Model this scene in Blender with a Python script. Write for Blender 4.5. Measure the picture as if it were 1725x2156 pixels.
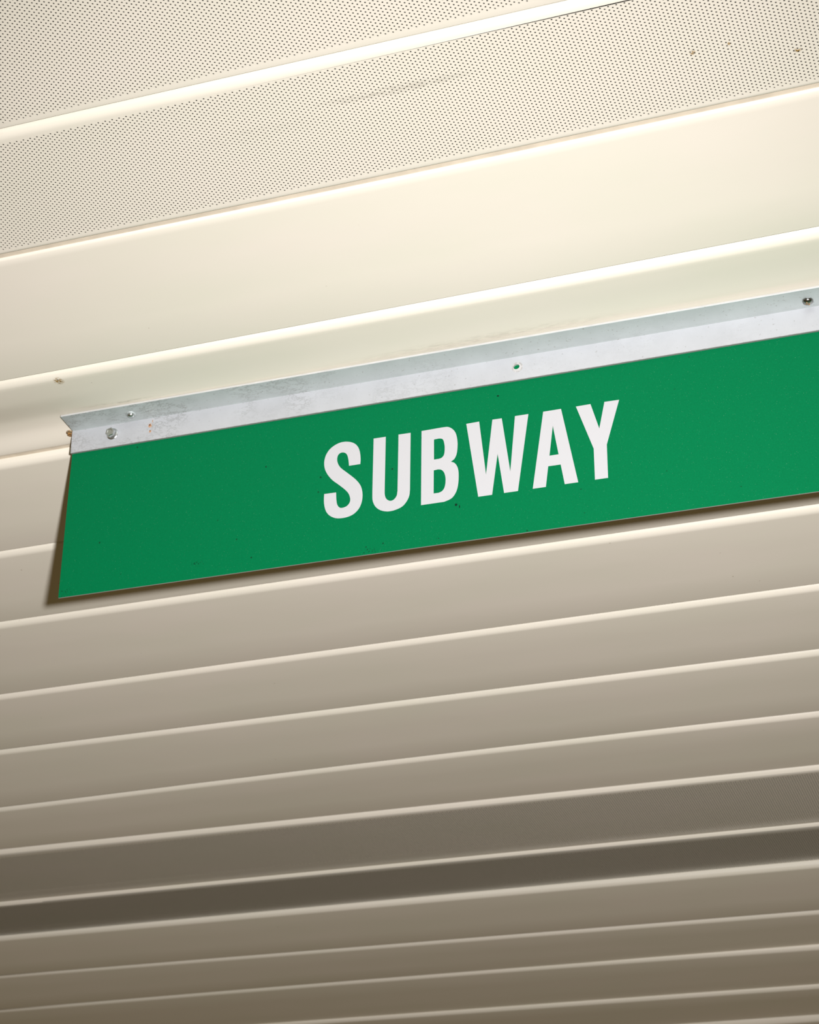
import bpy, bmesh, math, random
import numpy as np
from mathutils import Vector, Matrix
from mathutils.geometry import tessellate_polygon

for o in list(bpy.data.objects):
    bpy.data.objects.remove(o)
SC = bpy.context.scene
COL = SC.collection
random.seed(4)

# ------------------------------------------------------------------ camera, light, exposure
EYE = 1.60                      # camera height above the floor, metres
H = 1.27                        # ceiling height above the camera
cam_d = bpy.data.cameras.new('camera')
cam = bpy.data.objects.new('camera', cam_d)
COL.objects.link(cam)
cam_d.sensor_fit = 'VERTICAL'
cam_d.sensor_height = 36.0
cam_d.sensor_width = 36.0 * 1725 / 2156
cam_d.lens = 4315.99 / 2156 * 36.0
cam_d.clip_start = 0.05
Rm = Matrix(((0.9391896, 0.1441688, 0.3116701),
             (0.3406558, -0.5056404, -0.7926421),
             (0.0433187, 0.8506134, -0.5240041)))
cam.matrix_world = Matrix.Translation((0, 0, EYE)) @ Rm.to_4x4()
cam_d.dof.use_dof = True
cam_d.dof.focus_distance = 2.02
cam_d.dof.aperture_fstop = 18.0
SC.camera = cam

SC.view_settings.view_transform = 'Standard'
SC.view_settings.look = 'None'
SC.view_settings.gamma = 1.0
SC.view_settings.use_curve_mapping = False
SC.view_settings.exposure = 0.0

world = bpy.data.worlds.new('world')
SC.world = world
world.use_nodes = True
wb = world.node_tree.nodes['Background']
wb.inputs[0].default_value = (1.0, 0.73, 0.34, 1)
wb.inputs[1].default_value = 0.097

# the photographer's flash, a hand's breadth right of the lens
fl = bpy.data.lights.new('flash', 'SPOT')
fl.energy = 324
fl.color = (1.0, 0.995, 1.05)
fl.shadow_soft_size = 0.026
fl.spot_size = math.radians(66)
fl.spot_blend = 1.0
flo = bpy.data.objects.new('flash', fl)
COL.objects.link(flo)
flo.location = (0.11, -0.01, EYE + 0.05)
aim = Vector((-1.02, 2.5, EYE + H)) - flo.location
flo.rotation_euler = aim.to_track_quat('-Z', 'Y').to_euler()

# ------------------------------------------------------------------ helpers
def setp(o, label=None, category=None, kind=None, group=None):
    if label: o['label'] = label
    if category: o['category'] = category
    if kind: o['kind'] = kind
    if group: o['group'] = group
    return o

def link(name, me, mat=None, parent=None, matrix=None):
    o = bpy.data.objects.new(name, me)
    COL.objects.link(o)
    if mat and me is not None: me.materials.append(mat)
    if parent: o.parent = parent
    if matrix is not None: o.matrix_local = matrix
    return o

def mesh_np(name, verts, faces_list, smooth=True, flat_from=None):
    """faces_list: list of (n,k) int arrays"""
    me = bpy.data.meshes.new(name)
    V = np.asarray(verts, dtype=np.float32)
    me.vertices.add(len(V)); me.vertices.foreach_set('co', V.ravel())
    nl = sum(f.size for f in faces_list); nf = sum(len(f) for f in faces_list)
    me.loops.add(nl); me.polygons.add(nf)
    me.loops.foreach_set('vertex_index', np.concatenate([f.ravel() for f in faces_list]).astype(np.int32))
    tot = np.concatenate([np.full(len(f), f.shape[1]) for f in faces_list])
    st = np.concatenate([[0], np.cumsum(tot)[:-1]])
    me.polygons.foreach_set('loop_start', st.astype(np.int32))
    me.polygons.foreach_set('loop_total', tot.astype(np.int32))
    sm_ = np.full(nf, smooth)
    if flat_from is not None: sm_[flat_from:] = False
    me.polygons.foreach_set('use_smooth', sm_)
    me.update(calc_edges=True)
    me.validate()
    return me

class NT:
    def __init__(s, name):
        s.m = bpy.data.materials.new(name); s.m.use_nodes = True
        s.t = s.m.node_tree; s.n = s.t.nodes; s.b = s.n['Principled BSDF']
    def node(s, t, **kw):
        n = s.n.new(t)
        for k, v in kw.items(): setattr(n, k, v)
        return n
    def con(s, a, b): s.t.links.new(a, b)
    def val(s, sock, v):
        if hasattr(v, 'links'): s.con(v, sock)
        else: sock.default_value = v
    def math(s, op, a, b=0.0, clamp=False):
        n = s.node('ShaderNodeMath', operation=op, use_clamp=clamp)
        s.val(n.inputs[0], a); s.val(n.inputs[1], b)
        return n.outputs[0]
    def noise(s, vec, scale, detail=2, rough=0.5):
        n = s.node('ShaderNodeTexNoise'); s.con(vec, n.inputs['Vector'])
        n.inputs['Scale'].default_value = scale; n.inputs['Detail'].default_value = detail
        n.inputs['Roughness'].default_value = rough
        return n.outputs['Fac']
    def ramp(s, fac, a, b):
        n = s.node('ShaderNodeMapRange'); s.con(fac, n.inputs[0])
        n.inputs[1].default_value = a; n.inputs[2].default_value = b
        return n.outputs[0]
    def mix(s, fac, c1, c2):
        n = s.node('ShaderNodeMix', data_type='RGBA'); s.val(n.inputs[0], fac)
        for sk, c in ((n.inputs[6], c1), (n.inputs[7], c2)):
            if hasattr(c, 'links'): s.con(c, sk)
            else: sk.default_value = (*c, 1)
        return n.outputs[2]
    def scale(s, vec, xyz):
        n = s.node('ShaderNodeMapping'); s.con(vec, n.inputs[0]); n.inputs['Scale'].default_value = xyz
        return n.outputs[0]
    def blob(s, vec, c, r, edge=0.6):
        """mask around point c (object space); r = (rx, ry, rz)"""
        m = s.node('ShaderNodeVectorMath', operation='SUBTRACT'); s.con(vec, m.inputs[0]); m.inputs[1].default_value = c
        d = s.node('ShaderNodeVectorMath', operation='DIVIDE'); s.con(m.outputs[0], d.inputs[0]); d.inputs[1].default_value = r
        l = s.node('ShaderNodeVectorMath', operation='LENGTH'); s.con(d.outputs[0], l.inputs[0])
        return s.ramp(l.outputs['Value'], 1.0, edge)

def enamel(name, spots=(), smudges_shade=(), tone=1.0):
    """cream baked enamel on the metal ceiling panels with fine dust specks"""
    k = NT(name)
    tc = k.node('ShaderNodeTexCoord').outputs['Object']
    base = (0.80 * tone, 0.735 * tone, 0.61 * tone)
    col = k.mix(k.ramp(k.noise(k.scale(tc, (1, 2.5, 1)), 5, 3), 0.35, 0.7), base, (0.775 * tone, 0.727 * tone, 0.59 * tone))
    # sparse dirty specks
    v = k.node('ShaderNodeTexVoronoi'); k.con(tc, v.inputs['Vector']); v.inputs['Scale'].default_value = 34
    sp = k.math('MULTIPLY', k.ramp(v.outputs['Distance'], 0.042, 0.02),
                k.ramp(k.noise(tc, 9, 1), 0.52, 0.62), True)
    col = k.mix(k.math('MULTIPLY', sp, 0.6), col, (0.28, 0.21, 0.12))
    for c, r, dark in smudges_shade:
        n = k.ramp(k.noise(k.scale(tc, (30, 160, 1)), 3, 4, 0.7), 0.42, 0.66)
        f = k.math('MULTIPLY', k.math('MULTIPLY', k.blob(tc, c, r, 0.2), n), dark)
        col = k.mix(f, col, (0.22, 0.18, 0.12))
    for c, r in spots:
        n = k.ramp(k.noise(tc, 420, 2), 0.40, 0.58)
        f = k.math('MULTIPLY', k.blob(tc, c, r, 0.45), n)
        col = k.mix(f, col, (0.34, 0.20, 0.045))
        n2 = k.ramp(k.noise(tc, 700, 2), 0.56, 0.62)
        col = k.mix(k.math('MULTIPLY', k.blob(tc, c, r, 0.3), n2), col, (0.06, 0.035, 0.012))
    k.con(col, k.b.inputs['Base Color'])
    k.b.inputs['Roughness'].default_value = 0.46
    k.b.inputs['Specular IOR Level'].default_value = 0.30
    bp = k.node('ShaderNodeBump'); bp.inputs['Strength'].default_value = 0.12; bp.inputs['Distance'].default_value = 0.002
    k.con(k.noise(k.scale(tc, (6, 14, 6)), 1.2, 2), bp.inputs['Height'])
    k.con(bp.outputs[0], k.b.inputs['Normal'])
    return k.m

def simple(name, col, rough=0.5, metal=0.0):
    k = NT(name)
    tc = k.node('ShaderNodeTexCoord').outputs['Object']
    c = k.mix(k.ramp(k.noise(tc, 60, 3), 0.3, 0.8), col, tuple(x * 0.82 for x in col))
    k.con(c, k.b.inputs['Base Color'])
    k.b.inputs['Roughness'].default_value = rough
    k.b.inputs['Metallic'].default_value = metal
    return k.m

# ------------------------------------------------------------------ ceiling
# seam lines of the ceiling in plan: number -> (points along the seam), (visible width of the bevel), lip width
SEAM = {
 0: ([(-0.8, 1.0062), (-0.3, 1.0062)], [(-0.9, .0105), (-0.3, .0105)], 0),
 1: ([(-0.89, 1.1871), (-0.3888, 1.1898), (-0.3472, 1.1899)], [(-0.896, 0.0108), (-0.392, 0.0112)], 0),
 2: ([(-0.9836, 1.3517), (-0.5792, 1.3538), (-0.168, 1.3512)], [(-0.99, 0.0125), (-0.17, 0.0125)], 0.0034),
 3: ([(-1.093, 1.5438), (-0.651, 1.5442), (-0.2027, 1.5415)], [(-1.1, 0.0118), (-0.205, 0.0147)], 0),
 4: ([(-1.17, 1.6787), (-0.2, 1.6787)], [(-1.182, 0.0215), (-0.3, 0.0215)], 0.0078),
 5: ([(-1.2782, 1.8693), (-0.25, 1.8665)], [(-1.286, 0.0130), (-0.3, 0.015)], 0),
 6: ([(-1.3713, 2.0328), (-0.2925, 2.035)], [(-1.38, 0.0149), (-0.296, 0.0171)], 0),
 7: ([(-1.4799, 2.2237), (-0.3258, 2.2183)], [(-1.487, 0.0133), (-0.329, 0.0152)], 0),
 8: ([(-1.5733, 2.3877), (-0.3567, 2.3879)], [(-1.581, 0.0139), (-0.36, 0.0166)], 0),
 9: ([(-1.6828, 2.5802), (-1.0368, 2.5683), (-0.3894, 2.5678)], [(-1.69, 0.0128), (-0.392, 0.0161)], 0),
 10: ([(-1.7698, 2.7331), (-1.0227, 2.7386), (-0.4209, 2.7408)], [(-1.784, 0.0225), (-0.425, 0.0203)], 0),
 11: ([(-1.8934, 2.9502), (-0.4586, 2.9476)], [(-1.904, 0.0175), (-0.462, 0.0171)], 0),
 12: ([(-1.9854, 3.1119), (-0.4881, 3.1101)], [(-1.993, 0.0138), (-0.491, 0.0172)], 0),
 13: ([(-2.0914, 3.2981), (-1.3148, 3.3063), (-0.5254, 3.3148)], [(-2.099, 0.0129), (-0.529, 0.0178)], 0),
 14: ([(-2.1983, 3.4859), (-1.2846, 3.4775), (-0.5565, 3.4858)], [(-2.206, 0.0139), (-0.56, 0.0186)], 0),
 15: ([(-2.0, 3.6880), (-0.5937, 3.6903)], [(-2.0, 0.0180), (-0.597, 0.0190)], 0),
 16: ([(-2.0, 3.8590), (-0.6245, 3.8596)], [(-2.0, 0.0400), (-0.633, 0.0400)], 0),
 17: ([(-2.0, 4.06), (-0.6, 4.06)], [(-2.0, 0.018), (-0.6, 0.018)], 0),
}
# how far the far edge of each panel is pushed up above the ceiling plane
for i_ in range(18, 24):        # the ceiling carries on beyond the frame
    y_ = 4.06 + .18 * (i_ - 17)
    SEAM[i_] = ([(-2.0, y_), (-0.6, y_)], [(-2.0, 0.018), (-0.6, 0.018)], 0)
RISE = {i: (0.0, 0.0) for i in range(24)}      # (left end of the view, right end)
RISE.update({5: (.000, .001), 6: (-.002, .000), 7: (-.006, .001), 8: (-.007, .001), 9: (.000, .0045), 10: (.006, .0055), 11: (.0085, .012),
             12: (-.003, -.001), 13: (-.002, .009), 14: (.007, .007), 15: (.008, .011), 16: (0, 0)})
def rise(i, X):
    a, b = RISE[i]
    t = min(max((X + 1.9) / 1.4, 0), 1)
    return a + (b - a) * t
R4 = 0.0086

def seam_y(i, X):
    p = SEAM[i][0]
    xs = [a for a, _ in p]; ys = [b for _, b in p]
    xm = min(max(X, xs[0]), xs[-1])
    if len(p) == 2 or xs[-1] - xs[1] < 0.1:
        v = ys[0] + (ys[-1] - ys[0]) * (xm - xs[0]) / (xs[-1] - xs[0])
    else:
        v = 0
        for j in range(3):
            t = ys[j]
            for k in range(3):
                if k != j: t *= (xm - xs[k]) / (xs[j] - xs[k])
            v += t
    return v
def bevel_w(i, X):
    (x0, a), (x1, b) = SEAM[i][1]
    t = min(max((X - x0) / (x1 - x0), -0.15), 1.2)
    return a + (b - a) * t

BEV = math.radians(36)
def bev(i):
    return math.radians({1: 30, 2: 13, 3: 30}.get(i, 36 if i < 7 else 47))
def sm(t):
    t = min(max(t, 0), 1); return t * t * (3 - 2 * t)
def surf4(X, Y):
    """panel 4 is drawn up where the sign bracket is screwed to it"""
    z = R4 * sm((Y - 1.556) / 0.078) if Y < 1.634 else R4
    # linear ramp reads as a flat tilted face
    lin = R4 * min(max((Y - 1.560) / 0.074, 0), 1)
    z = 0.35 * z + 0.65 * lin
    if Y > 1.652: z -= 0.0016 * sm((Y - 1.652) / 0.034)
    # beyond the left end of the bracket the sheet bows up and leaves a wedge-shaped gap
    z += 0.0045 * sm((-0.975 - X) / 0.085) * sm((Y - 1.590) / 0.055) * (1 - sm((Y - 1.650) / 0.036))
    z += 0.0012 * math.exp(-((X + 0.60) / 0.10) ** 2) * math.exp(-((Y - 1.652) / 0.017) ** 2)
    return z

def profile(i, X, lat=None):
    """cross-section (Y, dz) of panel i between seam i and seam i+1; dz is height above the ceiling plane"""
    Ys = seam_y(i, X); g = SEAM[i][2]; b = bevel_w(i, X)
    Ye = Ys + b
    TB = math.tan(bev(i))
    top = (b - g) * TB
    pt = lambda Y, dz: (Y * (H + dz) / H, dz)
    y0 = Ys + g + 0.0004
    z0 = (Ye - y0) * TB / (1 + y0 / H * TB)
    P = [pt(y0 + .0, z0 + 0.016), pt(y0, z0)]
    P[0] = (P[1][0], P[0][1])
    tb = min(0.0035, b * .3)
    a = (Ye - tb, tb * TB); m = (Ye, 0.0); c = (Ye + tb * 1.2, 0.0)
    for k in range(6):
        t = k / 5
        P.append(((1 - t) ** 2 * a[0] + 2 * t * (1 - t) * m[0] + t * t * c[0],
                  (1 - t) ** 2 * a[1] + 2 * t * (1 - t) * m[1] + t * t * c[1]))
    Yf = seam_y(i + 1, X)
    r = rise(i, X) if i != 3 else R4 - .0016
    rf = {1: 0.0050, 3: 0.0034}.get(i, 0.0014)
    yf = Yf * (H + r) / H
    n = {3: 26}.get(i, 3)
    s0, s1 = c[0], yf - rf
    if lat is None:
        for k in range(1, n + 1):
            y = s0 + (s1 - s0) * k / n
            z = surf4(X, y) if i == 3 else r * (y - s0) / (s1 - s0)
            P.append((y, z))
    else:
        P.append('LAT')
        P.append((s1, r))
    zr = P[-1][1]
    for k in range(1, 6):
        t = k / 5 * math.pi / 2
        P.append((yf - rf + rf * math.sin(t), zr + rf * (1 - math.cos(t))))
    P.append((yf, zr + 0.016))
    return P, s0, s1, r

def grid(prof_cols, xs, V, F):
    """append a swept grid; returns nothing"""
    off = len(V); n = len(prof_cols[0])
    for X, pr in zip(xs, prof_cols):
        V.extend([(X * (H + max(z, 0)) / H if False else X, y, EYE + H + z) for y, z in pr])
    for a in range(len(xs) - 1):
        for b in range(n - 1):
            F.append((off + a * n + b, off + (a + 1) * n + b, off + (a + 1) * n + b + 1, off + a * n + b + 1))

XL = lambda Y: -0.62 * Y - 0.95
XR = lambda Y: 0.62
PITCH = 0.00706
RR = PITCH / 3; AA = RR * math.sqrt(3) / 2

def lattice(x0, nx, yA, yB, zfun, hole_r, wall):
    """hexagonally perforated sheet between y=yA and y=yB; returns verts, face arrays, outline corners"""
    rows = int(round((yB - yA) / AA))
    if rows % 2: rows -= 1                      # rows 0..rows, even rows at both ends
    aa = (yB - yA) / (rows)
    j, kx = np.meshgrid(np.arange(rows + 1), np.arange(nx + 1), indexing='ij')
    odd = (j % 2) == 1
    keep = ~(odd & (kx == nx))
    j = j[keep]; kx = kx[keep]; odd = odd[keep]
    ci = 6 * kx + 3 * odd; cj = j               # centre in units (RR/2, aa)
    di = np.array([2, 1, -1, -2, -1, 1]); dj = np.array([0, 1, 1, 0, -1, -1])
    I = ci[:, None] + di; J = cj[:, None] + dj
    key = (I + 10).astype(np.int64) * 100000 + (J + 10)
    u, inv = np.unique(key.ravel(), return_inverse=True)
    ui = u // 100000 - 10; uj = u % 100000 - 10
    X = x0 + ui * RR / 2; Y = yA + uj * aa
    C = np.stack([X, Y], 1)
    inv = inv.reshape(-1, 6)
    cx_ = x0 + ci * RR / 2; cy_ = yA + cj * aa
    ang = np.radians([0, 60, 120, 180, 240, 300])
    hx = cx_[:, None] + hole_r * np.cos(ang); hy = cy_[:, None] + hole_r * np.sin(ang)
    nV = len(C); nh = len(cx_)
    allx = np.concatenate([C[:, 0], hx.ravel()]); ally = np.concatenate([C[:, 1], hy.ravel()])
    allz = zfun(allx, ally)
    verts = np.stack([allx, ally, allz + EYE + H], 1)
    hid = nV + np.arange(nh * 6).reshape(nh, 6)
    nxt = np.roll(np.arange(6), -1)
    q = np.stack([inv, hid, hid[:, nxt], inv[:, nxt]], 2).reshape(-1, 4)
    faces = [q[:, ::1]]
    if wall > 0:
        top = verts[nV:].copy(); top[:, 2] += wall
        base = len(verts)
        verts = np.concatenate([verts, top])
        tid = base + np.arange(nh * 6).reshape(nh, 6)
        faces.append(np.stack([hid, tid, tid[:, nxt], hid[:, nxt]], 2).reshape(-1, 4))
    return verts, faces, (ui, uj, rows, aa)

LETTERS = {
 'S': [[(349.62,-97.39),(349.75,-95.79),(349.87,-94.2),(349.91,-92.42),(349.83,-90.32),(349.67,-88.04),(349.41,-85.82),(349.07,-83.72),(348.64,-81.67),(348.04,-79.71),(347.24,-77.79),(346.26,-75.95),(345.12,-74.3),(343.79,-72.89),(342.28,-71.66),(340.64,-70.61),(338.88,-69.72),(336.97,-69.01),(334.93,-68.47),(332.7,-68.06),(330.33,-67.82),(327.97,-67.84),(325.64,-68.19),(323.31,-68.81),(321.06,-69.67),(318.85,-70.77),(316.71,-72.1),(314.82,-73.58),(313.26,-75.2),(311.95,-76.98),(310.84,-78.85),(309.91,-80.84),(309.18,-82.94),(308.66,-85.07),(308.35,-87.21),(308.24,-89.37),(308.33,-91.57),(308.61,-93.82),(309.08,-96.1),(309.77,-98.34),(310.67,-100.49),(311.78,-102.6),(313.09,-104.74),(314.62,-106.96),(316.35,-109.21),(318.29,-111.42),(320.51,-113.53),(322.93,-115.61),(325.35,-117.71),(327.79,-119.93),(330.22,-122.18),(332.37,-124.31),(334.14,-126.21),(335.63,-127.99),(336.86,-129.83),(337.84,-131.88),(338.55,-133.99),(338.98,-135.94),(339.1,-137.66),(338.92,-139.22),(338.45,-140.67),(337.66,-142.06),(336.58,-143.33),(335.3,-144.34),(333.73,-145.03),(331.96,-145.46),(330.36,-145.64),(329.06,-145.59),(327.94,-145.29),(326.91,-144.66),(325.93,-143.65),(325.04,-142.31),(324.33,-140.74),(323.83,-138.86),(323.49,-136.75),(323.25,-134.8),(323.09,-133.15),(323.02,-131.65),(322.95,-130.25),(322.87,-128.95),(322.81,-127.75),(322.74,-126.54),(309.25,-126.32),(309.18,-128.39),(309.1,-130.45),(309.11,-132.62),(309.2,-134.94),(309.38,-137.35),(309.74,-139.79),(310.3,-142.32),(311.04,-144.86),(312.0,-147.19),(313.18,-149.21),(314.57,-151.02),(316.2,-152.63),(318.13,-154.08),(320.29,-155.34),(322.52,-156.32),(324.74,-156.96),(327.03,-157.31),(329.38,-157.48),(331.84,-157.52),(334.37,-157.38),(336.81,-157.01),(339.16,-156.44),(341.44,-155.64),(343.57,-154.53),(345.58,-153.06),(347.45,-151.28),(349.04,-149.31),(350.29,-147.17),(351.26,-144.84),(352.0,-142.43),(352.5,-139.95),(352.77,-137.4),(352.86,-134.89),(352.76,-132.43),(352.49,-130.01),(352.04,-127.7),(351.47,-125.58),(350.74,-123.57),(349.76,-121.55),(348.48,-119.48),(346.95,-117.4),(345.29,-115.36),(343.49,-113.42),(341.56,-111.52),(339.56,-109.6),(337.45,-107.63),(335.28,-105.65),(333.17,-103.72),(331.11,-101.86),(329.12,-100.04),(327.4,-98.24),(326.05,-96.42),(324.97,-94.62),(324.13,-92.82),(323.54,-90.99),(323.19,-89.16),(323.06,-87.41),(323.16,-85.68),(323.48,-84.03),(324.02,-82.65),(324.83,-81.61),(325.87,-80.85),(327.0,-80.38),(328.22,-80.2),(329.53,-80.31),(330.78,-80.67),(331.95,-81.29),(333.05,-82.17),(333.99,-83.3),(334.69,-84.73),(335.22,-86.41),(335.66,-88.15),(336.01,-89.95),(336.27,-91.81),(336.47,-93.5),(336.61,-94.89),(336.7,-96.12),(336.8,-97.34)]],
 'U': [[(364.33,-69.62),(378.06,-69.75),(377.62,-131.7),(377.64,-133.66),(377.65,-135.61),(377.82,-137.48),(378.16,-139.28),(378.66,-141.0),(379.42,-142.51),(380.57,-143.84),(382.0,-144.97),(383.45,-145.67),(384.89,-145.87),(386.36,-145.65),(387.72,-145.06),(388.99,-144.07),(390.15,-142.71),(391.05,-141.13),(391.55,-139.3),(391.79,-137.27),(392.03,-135.23),(392.47,-69.54),(406.09,-69.73),(405.84,-136.11),(405.67,-138.44),(405.5,-140.77),(405.1,-142.99),(404.43,-145.06),(403.54,-147.02),(402.41,-148.91),(401.07,-150.81),(399.5,-152.63),(397.58,-154.18),(395.2,-155.42),(392.48,-156.39),(389.69,-157.09),(386.87,-157.55),(383.97,-157.73),(381.14,-157.56),(378.35,-156.99),(375.61,-156.07),(373.14,-154.89),(371.01,-153.47),(369.14,-151.79),(367.55,-149.91),(366.24,-147.76),(365.22,-145.39),(364.49,-143.07),(364.1,-140.89),(364.0,-138.74),(363.95,-136.61),(363.9,-134.47),(363.91,-132.33),(363.91,-130.2)]],
 'B': [[(418.35,-69.67),(442.65,-69.29),(444.45,-69.38),(446.25,-69.47),(448.0,-69.87),(449.73,-70.73),(451.43,-71.91),(452.95,-73.31),(454.26,-74.86),(455.4,-76.64),(456.36,-78.74),(457.11,-81.32),(457.69,-84.23),(458.08,-87.11),(458.28,-89.83),(458.31,-92.52),(458.21,-95.18),(458.01,-97.91),(457.68,-100.62),(457.2,-103.04),(456.55,-105.06),(455.74,-106.79),(454.77,-108.25),(453.57,-109.34),(452.2,-110.15),(450.83,-110.97),(450.91,-111.06),(452.22,-111.63),(453.54,-112.2),(454.76,-113.04),(455.88,-114.27),(456.9,-115.77),(457.76,-117.51),(458.43,-119.45),(458.92,-121.62),(459.25,-124.12),(459.39,-127.11),(459.37,-130.43),(459.22,-133.63),(458.97,-136.61),(458.6,-139.48),(458.07,-142.14),(457.37,-144.57),(456.5,-146.8),(455.42,-148.82),(454.17,-150.65),(452.71,-152.28),(450.92,-153.63),(448.64,-154.6),(446.03,-155.3),(443.41,-156.01),(418.16,-155.99)],[(432.2,-81.99),(436.93,-81.73),(438.12,-81.85),(439.31,-81.98),(440.37,-82.3),(441.25,-82.76),(442.0,-83.4),(442.65,-84.54),(443.23,-86.45),(443.7,-88.85),(444.02,-91.23),(444.16,-93.46),(444.15,-95.66),(444.02,-97.67),(443.83,-99.43),(443.53,-100.99),(443.04,-102.33),(442.29,-103.43),(441.36,-104.3),(440.38,-104.95),(439.4,-105.3),(438.37,-105.44),(437.34,-105.58),(432.25,-105.55)],[(432.05,-118.01),(436.6,-117.62),(437.89,-117.89),(439.18,-118.16),(440.39,-118.71),(441.51,-119.66),(442.55,-120.9),(443.41,-122.38),(444.09,-124.14),(444.59,-126.14),(444.92,-128.19),(445.08,-130.31),(445.06,-132.48),(444.92,-134.54),(444.68,-136.47),(444.32,-138.29),(443.79,-139.9),(443.07,-141.3),(442.17,-142.49),(441.15,-143.45),(439.98,-144.07),(438.69,-144.45),(437.39,-144.83),(431.95,-144.7)]],
 'W': [[(468.0,-69.61),(482.16,-69.34),(489.13,-132.06),(496.63,-69.54),(506.85,-69.67),(515.31,-132.69),(521.22,-69.55),(535.75,-69.63),(523.12,-156.07),(508.27,-156.02),(501.88,-109.95),(495.43,-156.05),(480.46,-156.0)]],
 'A': [[(551.73,-69.7),(570.87,-69.66),(586.76,-156.17),(572.63,-156.11),(568.92,-133.3),(555.7,-133.17),(552.74,-156.09),(538.87,-156.03)],[(561.6,-87.58),(567.0,-121.39),(557.31,-121.38)]],
 'Y': [[(586.73,-69.72),(602.23,-69.53),(610.63,-99.17),(616.96,-69.54),(632.43,-69.82),(617.82,-118.59),(617.83,-156.15),(604.22,-156.09),(604.03,-121.07)]],
}

RUST4 = [((-1.0306, 1.5622, EYE + H), (0.0065, 0.0075, 0.02))]
M_PANEL = enamel('cream_enamel')
M_PANEL4 = enamel('cream_enamel_stained', spots=RUST4,
                  smudges_shade=[((-0.99, 1.6285, EYE + H + .007), (.06, .004, .02), .5), ((-.57, 1.630, EYE + H + .007), (.2, .010, .02), .25)])  # crease line and shade beside the bracket painted into the enamel
M_PERF = enamel('cream_enamel_perforated', tone=.955, spots=[((-0.2639, 1.2797, EYE + H), (.0032, .0038, .02)), ((-0.1777, 1.3037, EYE + H), (.0040, .0030, .02)),
                                        ((-0.232, 1.279, EYE + H), (.0018, .0022, .02))],
                smudges_shade=[((-0.525, 1.246, EYE + H), (.085, .007, .02), .6), ((-0.66, 1.262, EYE + H), (.08, .012, .02), .12), ((-0.9, 1.17, EYE + H), (.03, .03, .02), .25)])
M_FAR = enamel('cream_enamel_far', spots=[((-1.2894, 2.3454, EYE + H), (.004, .006, .02)), ((-1.4785, 2.3488, EYE + H), (.006, .006, .02))])
M_DARK = simple('dark_plenum', (0.012, 0.010, 0.008), 0.9)

M_TAN = simple('tan_enamel', (0.66, 0.57, 0.43), 0.55)
M_DIM = enamel('cream_enamel_dimmed', tone=.78)  # copy with the dimness of a far perforated panel put into its colour
M_DIM2 = enamel('cream_enamel_dimmer', tone=.55)  # deeper dimness put into the colour in place of more upward tilt
ceiling = link('ceiling', None)
setp(ceiling, 'cream metal ceiling of long narrow panels, some finely perforated, behind the green sign', None, 'structure')

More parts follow.
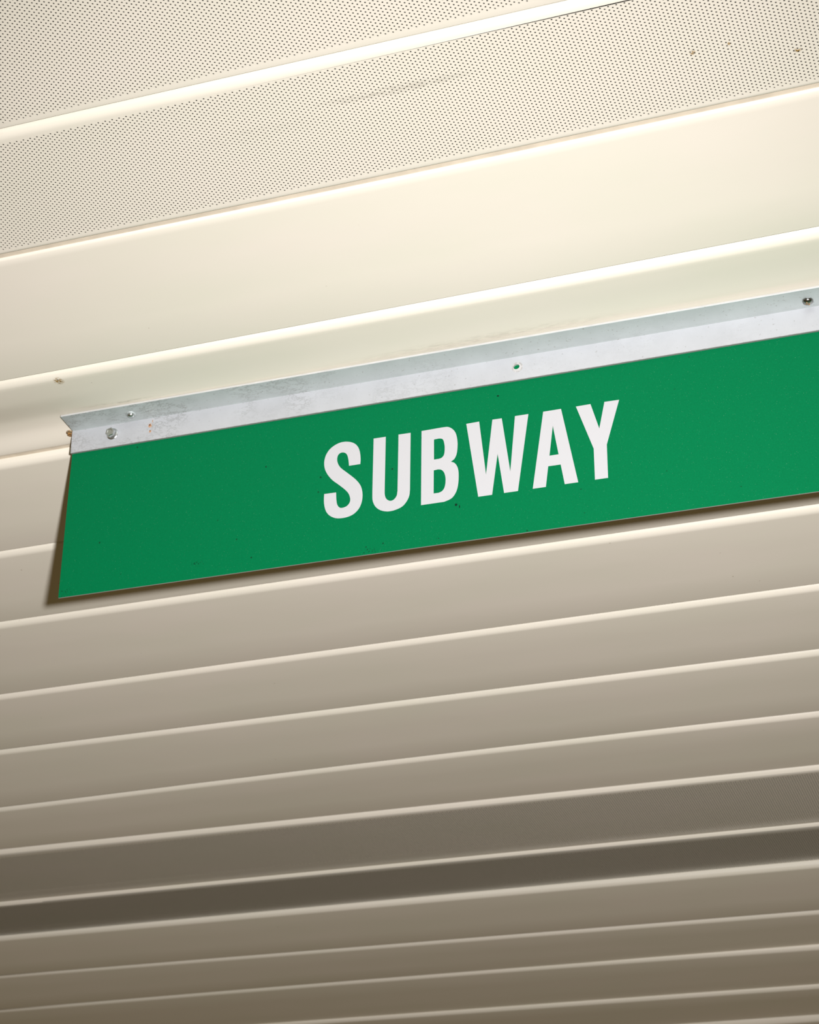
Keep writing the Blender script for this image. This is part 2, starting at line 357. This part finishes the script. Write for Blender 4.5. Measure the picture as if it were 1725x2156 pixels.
PERF = {0: .0, 1: .0, 10: .006, 11: .006}
def make_panel(i):
    Ya = seam_y(i, -1); 
    x0, x1 = XL(Ya + .2), XR(Ya)
    n = 90 if i == 3 else 14
    xs = list(np.linspace(x0, x1, n))
    V, F = [], []
    mat = {3: M_PANEL4, 0: M_PERF, 1: M_PERF, 8: M_FAR, 10: M_DIM, 11: M_DIM2}.get(i, M_PANEL)
    if i in PERF:
        yref = [profile(i, X, lat=1) for X in (-.9, -.2)] if i < 5 else [profile(i, X, lat=1) for X in (-2.0, -.45)]
        if i == 0:   ya, yb = 1.0262, 1.1800
        elif i == 1: ya, yb = 1.2066, 1.3432
        else:
            ya = max(p[1] for p in yref) + 0.0045; yb = min(p[2] for p in yref) - 0.0075
        s0, s1, r = yref[0][1:]
        cols = []
        for X in xs:
            P, a, b, r = profile(i, X, lat=1)
            k = P.index('LAT')
            cols.append((P[:k], P[k + 1:]))
        ra, rb = RISE[i]
        zf = lambda x, y: (ra + (rb - ra) * np.clip((np.asarray(x) + 1.9) / 1.4, 0, 1)) * (np.clip(y, s0, s1) - s0) / (s1 - s0)
        hx0 = (-1.25 if i == 0 else -1.30) if i < 5 else (-2.35 if i == 10 else -2.45)
        hx1 = 0.10 if i < 5 else -0.22
        nx = int((hx1 - hx0) / PITCH)
        lv, lf, (ui, uj, rows, aa) = lattice(hx0, nx, ya, yb, zf, 0.00092 if i < 5 else 0.00098, 0.00025 if i < 5 else 0)
        xa = hx0 - 0.004; xb = hx0 + nx * PITCH + 0.004
        y_lo = ya - aa - .0006; y_hi = yb + aa + .0006
        # solid margins: near strip, far strip, left and right ends
        lo = [c[0] + [(y_lo, float(zf(X, y_lo)))] for X, c in zip(xs, cols)]
        hi = [[(y_hi, float(zf(X, y_hi)))] + c[1] for X, c in zip(xs, cols)]
        grid(lo, xs, V, F); grid(hi, xs, V, F)
        for xa_, xb_ in ((xs[0], xa), (xb, xs[-1])):
            grid([[(y_lo, float(zf(q, y_lo))), (y_hi, float(zf(q, y_hi)))] for q in (xa_, xb_)], [xa_, xb_], V, F)
        # stitching between the zigzag outline of the perforated field and the straight margins
        idx = {(int(a), int(b)): k for k, (a, b) in enumerate(zip(ui, uj))}
        off = len(V)
        V2 = np.concatenate([np.array(V, dtype=float), lv])
        extra = []; ef = []
        eo = len(V2)
        def addv(x, y):
            extra.append((x, y, float(zf(x, y)) + EYE + H)); return eo + len(extra) - 1
        def strip(path, target):
            prev = None
            for key in path:
                k = off + idx[key]
                t = addv(*target(V2[k]))
                if prev: ef.append((prev[0], k, t, prev[1]))
                prev = (k, t)
            return
        bot, topp = [], []
        for k in range(nx + 1):
            for dx in (-1, 1):
                bot.append((6 * k + dx, -1)); topp.append((6 * k + dx, rows + 1))
            if k < nx:
                for dx in (2, 4):
                    bot.append((6 * k + dx, 0)); topp.append((6 * k + dx, rows))
        bot = [(-2, 0)] + bot + [(6 * nx + 2, 0)]; topp = [(-2, rows)] + topp + [(6 * nx + 2, rows)]
        # outline points that exist only
        bot = [b for b in bot if b in idx]; topp = [b for b in topp if b in idx]
        strip(bot, lambda p: (min(max(p[0], xa), xb), y_lo))
        strip(topp, lambda p: (min(max(p[0], xa), xb), y_hi))
        lft, rgt = [], []
        for jj in range(0, rows + 1):
            if jj % 2 == 0: lft.append((-2, jj)); rgt.append((6 * nx + 2, jj))
            else: lft.append((-1, jj)); rgt.append((6 * nx + 1, jj))
        strip(lft, lambda p: (xa, p[1])); strip(rgt, lambda p: (xb, p[1]))
        V3 = np.concatenate([V2, np.array(extra)])
        faces = [np.array(F), np.array(ef)] + [f + off for f in lf]
        me = mesh_np('ceiling_panel', V3, faces, True, len(F))
    else:
        cols = [profile(i, X)[0] for X in xs]
        grid(cols, xs, V, F)
        me = mesh_np('ceiling_panel', np.array(V), [np.array(F)])
    o = link('ceiling_panel', me, mat, ceiling)
    if i in (10, 11):            # the bevelled edges of the dimmed panels keep the plain enamel
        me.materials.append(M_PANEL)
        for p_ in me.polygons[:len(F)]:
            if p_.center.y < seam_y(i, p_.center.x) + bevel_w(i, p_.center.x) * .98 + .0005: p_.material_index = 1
    if i in PERF:
        o['label'] = 'perforated ceiling panel'
    return o

for i in range(23):
    make_panel(i)

# lips of the trim strips showing in the two wider joints
for i in (2, 4):
    xs = list(np.linspace(XL(1.9), XR(0), 14))
    g = SEAM[i][2]; zl = (bevel_w(i, -.8) - g) * math.tan(bev(i)) * .72 + .001
    V, F = [], []
    cols = []
    for X in xs:
        y = seam_y(i, X); s = (H + zl) / H
        a = ((y - .006) * s, zl + .001); b = ((y + g - .0008) * s, zl)
        cols.append([a, b, (b[0] + .0001, zl + .0012), (a[0], zl + .0022)])
    grid(cols, xs, V, F)
    o = link('joint_strip', mesh_np('joint_strip', np.array(V), [np.array(F)], False), M_TAN, ceiling)

# dark roof deck above the panels closes the space behind the perforations
bm = bmesh.new()
bmesh.ops.create_cube(bm, size=1)
for v in bm.verts:
    v.co = Vector((v.co.x * 7 - 1.6, v.co.y * 5.6 + 3.1, v.co.z * .04 + EYE + H + .16))
me = bpy.data.meshes.new('roof_deck'); bm.to_mesh(me); bm.free()
link('roof_deck', me, M_DARK, ceiling)

# ------------------------------------------------------------------ sign
ex = Vector((0.9999748, 0.0052571, -0.0047695)); nn = Vector((-0.0046454, 0.9927302, 0.1202710)); up = Vector((0.0053671, -0.1202458, 0.9927296))
O = Vector((-1.0668871, 1.6602390, 1.2758 + EYE))
SM = Matrix((ex, nn, up)).transposed().to_4x4(); SM.translation = O
sign = bpy.data.objects.new('hanging_sign', None); COL.objects.link(sign)
sign.matrix_world = SM
setp(sign, 'green metal sign lettered SUBWAY hanging from an aluminium angle on the cream ceiling', 'sign')
SL = 1.35          # length of the sign, runs out of the frame on the right
# direction of the ceiling flange in sign space
eyv = Vector((-0.0052572, 0.9999862, 0.0))
fd = -eyv; fd = Vector((0, fd.dot(nn), fd.dot(up))).normalized()      # (0, y, z)
T = 0.0025; WF = 0.0285; HF = 0.0288

def alum(name, base, rough, metal, rust=(), grime=1.0, edge=None, rings=()):
    k = NT(name)
    tc = k.node('ShaderNodeTexCoord').outputs['Object']
    n1 = k.ramp(k.noise(tc, 22, 5, .65), .35, .72)
    col = k.mix(k.math('MULTIPLY', n1, .35 * grime), base, tuple(b * .72 for b in base))
    # thin grey scuffs and creeping stains
    n2 = k.noise(k.scale(tc, (26, 60, 60)), 2.2, 6, .72)
    line = k.ramp(k.math('ABSOLUTE', k.math('SUBTRACT', n2, .5)), .026, .0)
    sx_ = k.node('ShaderNodeSeparateXYZ'); k.con(tc, sx_.inputs[0])
    zone = k.math('MULTIPLY', k.ramp(k.noise(tc, 13, 2), .47, .60), k.math('ADD', k.math('MULTIPLY', k.ramp(sx_.outputs[0], .50, .22), .85), .15))
    col = k.mix(k.math('MULTIPLY', k.math('MULTIPLY', line, zone), .62 * grime), col, (.20, .20, .18))
    fine = k.ramp(k.noise(tc, 330, 2), .66, .74)
    col = k.mix(k.math('MULTIPLY', fine, .45 * grime), col, (.22, .20, .17))
    if edge is not None:
        sep = k.node('ShaderNodeSeparateXYZ'); k.con(tc, sep.inputs[0])
        e = k.ramp(k.math('ADD', sep.outputs[2], k.math('MULTIPLY', k.math('SUBTRACT', k.noise(tc, 260, 3), .5), .0012)), edge + .0009, edge + .0002)
        col = k.mix(k.math('MULTIPLY', e, .6), col, (.16, .14, .11))
    if rings:
        for c, r in rings:
            outer_ = k.blob(tc, c, (r, .02, r), .75); inner_ = k.blob(tc, c, (r * .86, .02, r * .86), .7)
            arc = k.math('MULTIPLY', k.math('SUBTRACT', outer_, inner_, True), k.ramp(k.noise(tc, 240, 2), .40, .56))
            col = k.mix(k.math('MULTIPLY', outer_, .5), col, (.64, .60, .55))
            col = k.mix(k.math('MULTIPLY', arc, .7), col, (.16, .14, .10))
    for c, r in rust:
        f = k.math('MULTIPLY', k.blob(tc, c, r, .5), k.ramp(k.noise(tc, 900, 2), .40, .52))
        col = k.mix(f, col, (.62, .24, .03))
        f = k.math('MULTIPLY', k.blob(tc, (c[0] - .0003, c[1], c[2] + .0006), (r[0] * .5, r[1], r[2] * .45), .5), k.ramp(k.noise(tc, 700, 1), .42, .5))
        col = k.mix(f, col, (.05, .025, .01))
    k.con(col, k.b.inputs['Base Color'])
    k.b.inputs['Metallic'].default_value = metal
    rg = k.math('ADD', k.math('MULTIPLY', k.noise(tc, 90, 3), .12), rough - .06)
    k.con(rg, k.b.inputs['Roughness'])
    return k.m

M_ALU = alum('weathered_aluminium', (0.52, 0.53, 0.535), 0.55, 0.30, rust=[((0.0981, 0, -0.0101), (.0026, .01, .0034)), ((0.0986, 0, -.0173), (.0020, .01, .0020)), ((0.1010, 0, -.0050), (.0010, .01, .0018))], edge=-HF, rings=[((.5254, 0, -.0136), .0064)])
M_ALU2 = alum('dull_aluminium', (0.50, 0.54, 0.52), 0.5, 0.30, grime=1.25)
M_EDGE = simple('cut_aluminium', (0.62, 0.61, 0.58), 0.45, 0.4)
M_EDGE2 = simple('bright_cut_edge', (0.62, 0.61, 0.58), 0.5, 0.1)
M_STEEL = alum('zinc_steel', (0.58, 0.60, 0.58), 0.26, 0.95, grime=.6)
M_DSTEEL = alum('tarnished_steel', (0.30, 0.30, 0.28), 0.22, 1.0, grime=1.0)
kr = NT('rusty_metal'); tr = kr.node('ShaderNodeTexCoord').outputs['Object']
cr = kr.mix(kr.ramp(kr.noise(tr, 420, 3), .42, .58), (.22, .17, .09), (.50, .22, .04))
cr = kr.mix(kr.ramp(kr.noise(tr, 600, 2), .60, .66), cr, (.50, .47, .40))
kr.con(cr, kr.b.inputs['Base Color']); kr.b.inputs['Roughness'].default_value = .5; kr.b.inputs['Metallic'].default_value = .4
M_RUST = kr.m

def extrude_profile(prof, x0, x1, cap=True):
    bm = bmesh.new()
    a = [bm.verts.new((x0, y, z)) for y, z in prof]; b = [bm.verts.new((x1, y, z)) for y, z in prof]
    n = len(prof)
    for i in range(n):
        j = (i + 1) % n
        bm.faces.new((a[i], a[j], b[j], b[i]))
    if cap:
        bm.faces.new(a[::-1]); bm.faces.new(b)
    bmesh.ops.recalc_face_normals(bm, faces=bm.faces)
    return bm
def finish(bm, name, mat, parent, smooth=False, loc=None, mats=None):
    bmesh.ops.recalc_face_normals(bm, faces=bm.faces)
    me = bpy.data.meshes.new(name); bm.to_mesh(me); bm.free()
    for p in me.polygons: p.use_smooth = smooth
    return link(name, me, mat, parent)

# horizontal flange (ceiling side) with a small fillet into the vertical one
f2 = Vector((fd.y, fd.z)); fn = Vector((-f2.y, f2.x))          # fn points down or up
if fn.y < 0: fn = -fn
bracket = bpy.data.objects.new('mounting_angle', None); COL.objects.link(bracket); bracket.parent = sign
r_ = .0009
A0 = Vector((0, -r_)); A1 = f2 * r_
fil = [((1 - t) ** 2 * A0 + t * t * A1) for t in (0, .25, .5, .75, 1)]
P1 = [tuple(p) for p in fil[2:]] + [tuple(f2 * (WF - .0003)), tuple(f2 * WF + fn * .0003), tuple(f2 * WF + fn * (T - .0003)), tuple(f2 * (WF - .0003) + fn * T), (T * .2, (fn * T).y + .0), (T, T * .8), (T, -r_)]
bm = extrude_profile([tuple(p) for p in P1] + [(T * .5, -r_)], 0.0, SL)
# keep it simple: split the two flanges where the fold is
hf = finish(bm, 'ceiling_flange', M_ALU2, bracket)
hf.data.materials.append(M_EDGE2)
for p_ in hf.data.polygons:
    if abs(p_.normal.x) < .1 and Vector((p_.normal.y, p_.normal.z)).dot(f2) > .9: p_.material_index = 1
hf['label'] = 'duller upper flange lying against the ceiling'

# vertical flange with the drilled hole (ring of vertices around it)
def plate_with_hole(x0, x1, z0, z1, y0, y1, hx, hz, hr, n=20):
    bm = bmesh.new()
    def layer(y):
        c = [bm.verts.new((x, y, z)) for x, z in ((x0, z0), (x0, z1), (hx - .012, z1), (hx + .012, z1), (x1, z1), (x1, z0), (hx + .012, z0), (hx - .012, z0))]
        h = [bm.verts.new((hx + hr * 1.15 * math.cos(2 * math.pi * k / n), y, hz + hr * math.sin(2 * math.pi * k / n))) for k in range(n)]
        return c, h
    cf, hf_ = layer(y0); cb, hb = layer(y1)
    outer = [Vector((v.co.x, v.co.z, 0)) for v in cf]; inner = [Vector((v.co.x, v.co.z, 0)) for v in hf_]
    tris = tessellate_polygon([outer, inner])
    for c, h in ((cf, hf_), (cb, hb)):
        al = c + h
        for t in tris: bm.faces.new([al[q] for q in t])
    out = [0, 1, 2, 3, 4, 5, 6, 7]
    for a in range(8):
        b = (a + 1) % 8
        bm.faces.new((cf[a], cf[b], cb[b], cb[a]))
    for k in range(n):
        m = (k + 1) % n
        bm.faces.new((hf_[k], hf_[m], hb[m], hb[k]))
    return bm
bm = plate_with_hole(0.0, SL, -HF, -r_, 0.0, T, 0.52437, -.01278, .0030)
vf = finish(bm, 'sign_flange', M_ALU, bracket)
vf['label'] = 'bright lower flange bolted to the sign'

# sign panel, behind the flange
k = NT('green_enamel')
tc = k.node('ShaderNodeTexCoord').outputs['Object']
sep = k.node('ShaderNodeSeparateXYZ'); k.con(tc, sep.inputs[0])
col = k.mix(k.ramp(k.noise(tc, 700, 2), .3, .7), (0.0, 0.126, 0.041), (0.0, 0.143, 0.047))
v = k.node('ShaderNodeTexVoronoi'); k.con(tc, v.inputs['Vector']); v.inputs['Scale'].default_value = 62
edge_b = k.ramp(sep.outputs[2], -.150, -.204)
sp = k.math('MULTIPLY', k.ramp(v.outputs['Distance'], .085, .05), k.ramp(k.math('ADD', k.noise(tc, 40, 1), k.math('MULTIPLY', edge_b, .10)), .56, .62), True)
col = k.mix(k.math('MULTIPLY', sp, .85), col, (.004, .03, .012))
for c, r in (((.004, 0, -.199), (.018, .02, .007)), ((.36, 0, -.200), (.02, .02, .004)), ((.435, 0, -.196), (.006, .02, .003)), ((.165, 0, -.186), (.011, .02, .004))):
    f = k.math('MULTIPLY', k.blob(tc, c, r, .3), k.ramp(k.noise(tc, 620, 2), .60, .66))
    col = k.mix(f, col, (.003, .02, .01))
for c, r in (((.4564, 0, -.1613), (.0018, .02, .0018)), ((.4602, 0, -.1640), (.0007, .02, .0022)), ((.503, 0, -.0425), (.0016, .02, .0012))):
    col = k.mix(k.blob(tc, c, r, .6), col, (.003, .02, .01))
wsp = k.ramp(k.noise(tc, 1500, 0), .80, .83)
col = k.mix(k.math('MULTIPLY', wsp, .3), col, (.35, .55, .45))
k.con(col, k.b.inputs['Base Color'])
k.b.inputs['Roughness'].default_value = 0.5
k.b.inputs['Specular IOR Level'].default_value = 0.06
M_GREEN = k.m
TP = .0016
bm = bmesh.new()
xl = lambda z: .0008 + (-.00125 - .0008) * (z + .0282) / (-.2027 + .0282)
front = [(xl(-.003), -.003), (xl(-.2035), -.2035), (SL - .004, -.2035), (SL - .004, -.003)]
y0, y1 = T + .0001, T + .0001 + TP
vf_ = [bm.verts.new((x, y0, z)) for x, z in front]; vb_ = [bm.verts.new((x, y1, z)) for x, z in front]
fr = bm.faces.new(vf_); bk = bm.faces.new(vb_[::-1])
sides = [bm.faces.new((vf_[a], vf_[(a + 1) % 4], vb_[(a + 1) % 4], vb_[a])) for a in range(4)]
for s in sides + [bk]: s.material_index = 1
panel = finish(bm, 'sign_panel', M_GREEN, sign)
panel.data.materials.append(M_EDGE)

kk = NT('white_vinyl'); tcv = kk.node('ShaderNodeTexCoord').outputs['Object']
vv = kk.node('ShaderNodeTexVoronoi'); kk.con(tcv, vv.inputs['Vector']); vv.inputs['Scale'].default_value = 75
spk = kk.math('MULTIPLY', kk.ramp(vv.outputs['Distance'], .05, .03), kk.ramp(kk.noise(tcv, 33, 1), .60, .64), True)
kk.con(kk.mix(kk.math('MULTIPLY', spk, .6), (.46, .458, .455), (.25, .22, .18)), kk.b.inputs['Base Color'])
kk.b.inputs['Roughness'].default_value = .5
kk.b.inputs['Specular IOR Level'].default_value = .15
for ch, loops in LETTERS.items():
    bm = bmesh.new()
    polys = [[Vector((x / 1000, z / 1000, 0)) for x, z in lp] for lp in loops]
    tris = tessellate_polygon(polys)
    flat = [p for lp in polys for p in lp]
    yl = y0 - .00018
    fv = [bm.verts.new((p.x, yl, p.y)) for p in flat]
    bv = [bm.verts.new((p.x, y0 + .00002, p.y)) for p in flat]
    for t in tris:
        try: bm.faces.new([fv[q] for q in t])
        except ValueError: pass
    s = 0
    for lp in polys:
        m = len(lp)
        for q in range(m):
            a, b = s + q, s + (q + 1) % m
            bm.faces.new((fv[a], fv[b], bv[b], bv[a]))
        s += m
    bmesh.ops.recalc_face_normals(bm, faces=bm.faces)
    me = bpy.data.meshes.new('letter'); bm.to_mesh(me); bm.free()
    lo = link('letter', me, kk.m, panel)
    lo['label'] = 'white letter ' + ch

# ---- fasteners
def lathe(prof, n=24, sx=1.0):
    """(radius, height) pairs -> bmesh around +Z"""
    bm = bmesh.new(); rings = []
    for r, z in prof:
        if r < 1e-7: rings.append([bm.verts.new((0, 0, z))])
        else: rings.append([bm.verts.new((r * sx * math.cos(2 * math.pi * q / n), r * math.sin(2 * math.pi * q / n), z)) for q in range(n)])
    for a, b in zip(rings[:-1], rings[1:]):
        for q in range(n):
            m = (q + 1) % n
            if len(a) == 1: bm.faces.new((a[0], b[q], b[m]))
            elif len(b) == 1: bm.faces.new((a[q], a[m], b[0]))
            else: bm.faces.new((a[q], a[m], b[m], b[q]))
    return bm
def place(bm, name, mat, parent, loc, axis, smooth=True, spin=0.0):
    q = Vector((0, 0, 1)).rotation_difference(Vector(axis)).to_matrix().to_4x4()
    M = Matrix.Translation(loc) @ q @ Matrix.Rotation(spin, 4, 'Z')
    bm.transform(M)
    o = finish(bm, name, mat, parent, smooth)
    return o
def hexhead(w, h):
    """hexagon head: w across flats, chamfered top with a shallow dish"""
    R = w / math.sqrt(3)
    return lathe([(R * .98, 0), (R, .0002), (R, h * .82), (R * .90, h), (R * .62, h), (R * .5, h * .95), (0, h * .95)], 6)

# hex screw through the vertical flange, facing the viewer (-Y of sign space)
hb = bpy.data.objects.new('hex_screw', None); COL.objects.link(hb); hb.parent = sign
place(lathe([(.0069, 0), (.0070, .0003), (.0068, .0008), (.0050, .0013), (0, .0013)], 28), 'washer', M_STEEL, hb, (.05165, 0, -.01301), (0, -1, 0))
place(hexhead(.0095, .0058), 'screw_head', M_STEEL, hb, (.05165, -.0012, -.01301), (0, -1, 0), False, .30)
# pan head screw near the left end of the ceiling flange
fnv = Vector((0, -fn.x, -fn.y))
def flange_pt(a, d): return Vector((a, f2.x * d, f2.y * d))
ps = bpy.data.objects.new('pan_screw', None); COL.objects.link(ps); ps.parent = sign
place(lathe([(.0056, 0), (.0056, .0006), (.0044, .0009), (0, .0009)], 24), 'washer', M_ALU2, ps, flange_pt(.0797, .0120), fnv)
place(lathe([(.0040, .0), (.0040, .0012), (.0034, .0024), (.0020, .0031), (0, .0033)], 24), 'screw_head', M_STEEL, ps, flange_pt(.0797, .0120) + fnv * .0008, fnv)
# cross-recess screw further right
cs = bpy.data.objects.new('cross_recess_screw', None); COL.objects.link(cs); cs.parent = sign
c0 = flange_pt(.8325, .0100)
place(lathe([(.0054, 0), (.0055, .0006), (.0049, .0020), (.0034, .0032), (.0014, .0037), (0, .0038)], 28), 'screw_head', M_DSTEEL, cs, c0, fnv)
for sp_ in (.4, .4 + math.pi / 2):
    b2 = bmesh.new(); bmesh.ops.create_cube(b2, size=1)
    for v_ in b2.verts: v_.co = Vector((v_.co.x * .0052, v_.co.y * .0012, .0036 + v_.co.z * .0006))
    place(b2, 'recess', M_RUST, cs, c0, fnv, False, sp_)
b2 = bmesh.new(); bmesh.ops.create_cube(b2, size=1)       # burr of swarf caught under the head
for v_ in b2.verts: v_.co = Vector((v_.co.x * .0034 * (1 - v_.co.z), v_.co.y * .0006, .0008 + v_.co.z * .0006))
b2.transform(Matrix.Translation((.001, .0058, 0)))
place(b2, 'burr', M_STEEL, cs, c0, fnv, False, 0)

# burrs on the near edge of the ceiling flange
# ------------------------------------------------------------------ rusty fixing in the ceiling just left of the bracket
zc = EYE + H
rs = bpy.data.objects.new('rusty_screw', None); COL.objects.link(rs)
sx, sy = -1.0745, 1.6690
sz = zc + surf4(sx, sy)
rs.location = (sx, sy, sz)
setp(rs, 'small rusty hexagonal screw head in the ceiling behind the left end of the sign bracket', 'screw')
bm = lathe([(.0050, .0003), (.0050, -.0006), (.0040, -.0009), (0, -.0009)], 20); finish(bm, 'washer', M_RUST, rs, True)
bm = lathe([(.0038, -.0007), (.0038, -.0026), (.0033, -.0033), (0, -.0033)], 6); finish(bm, 'screw_head', M_RUST, rs)
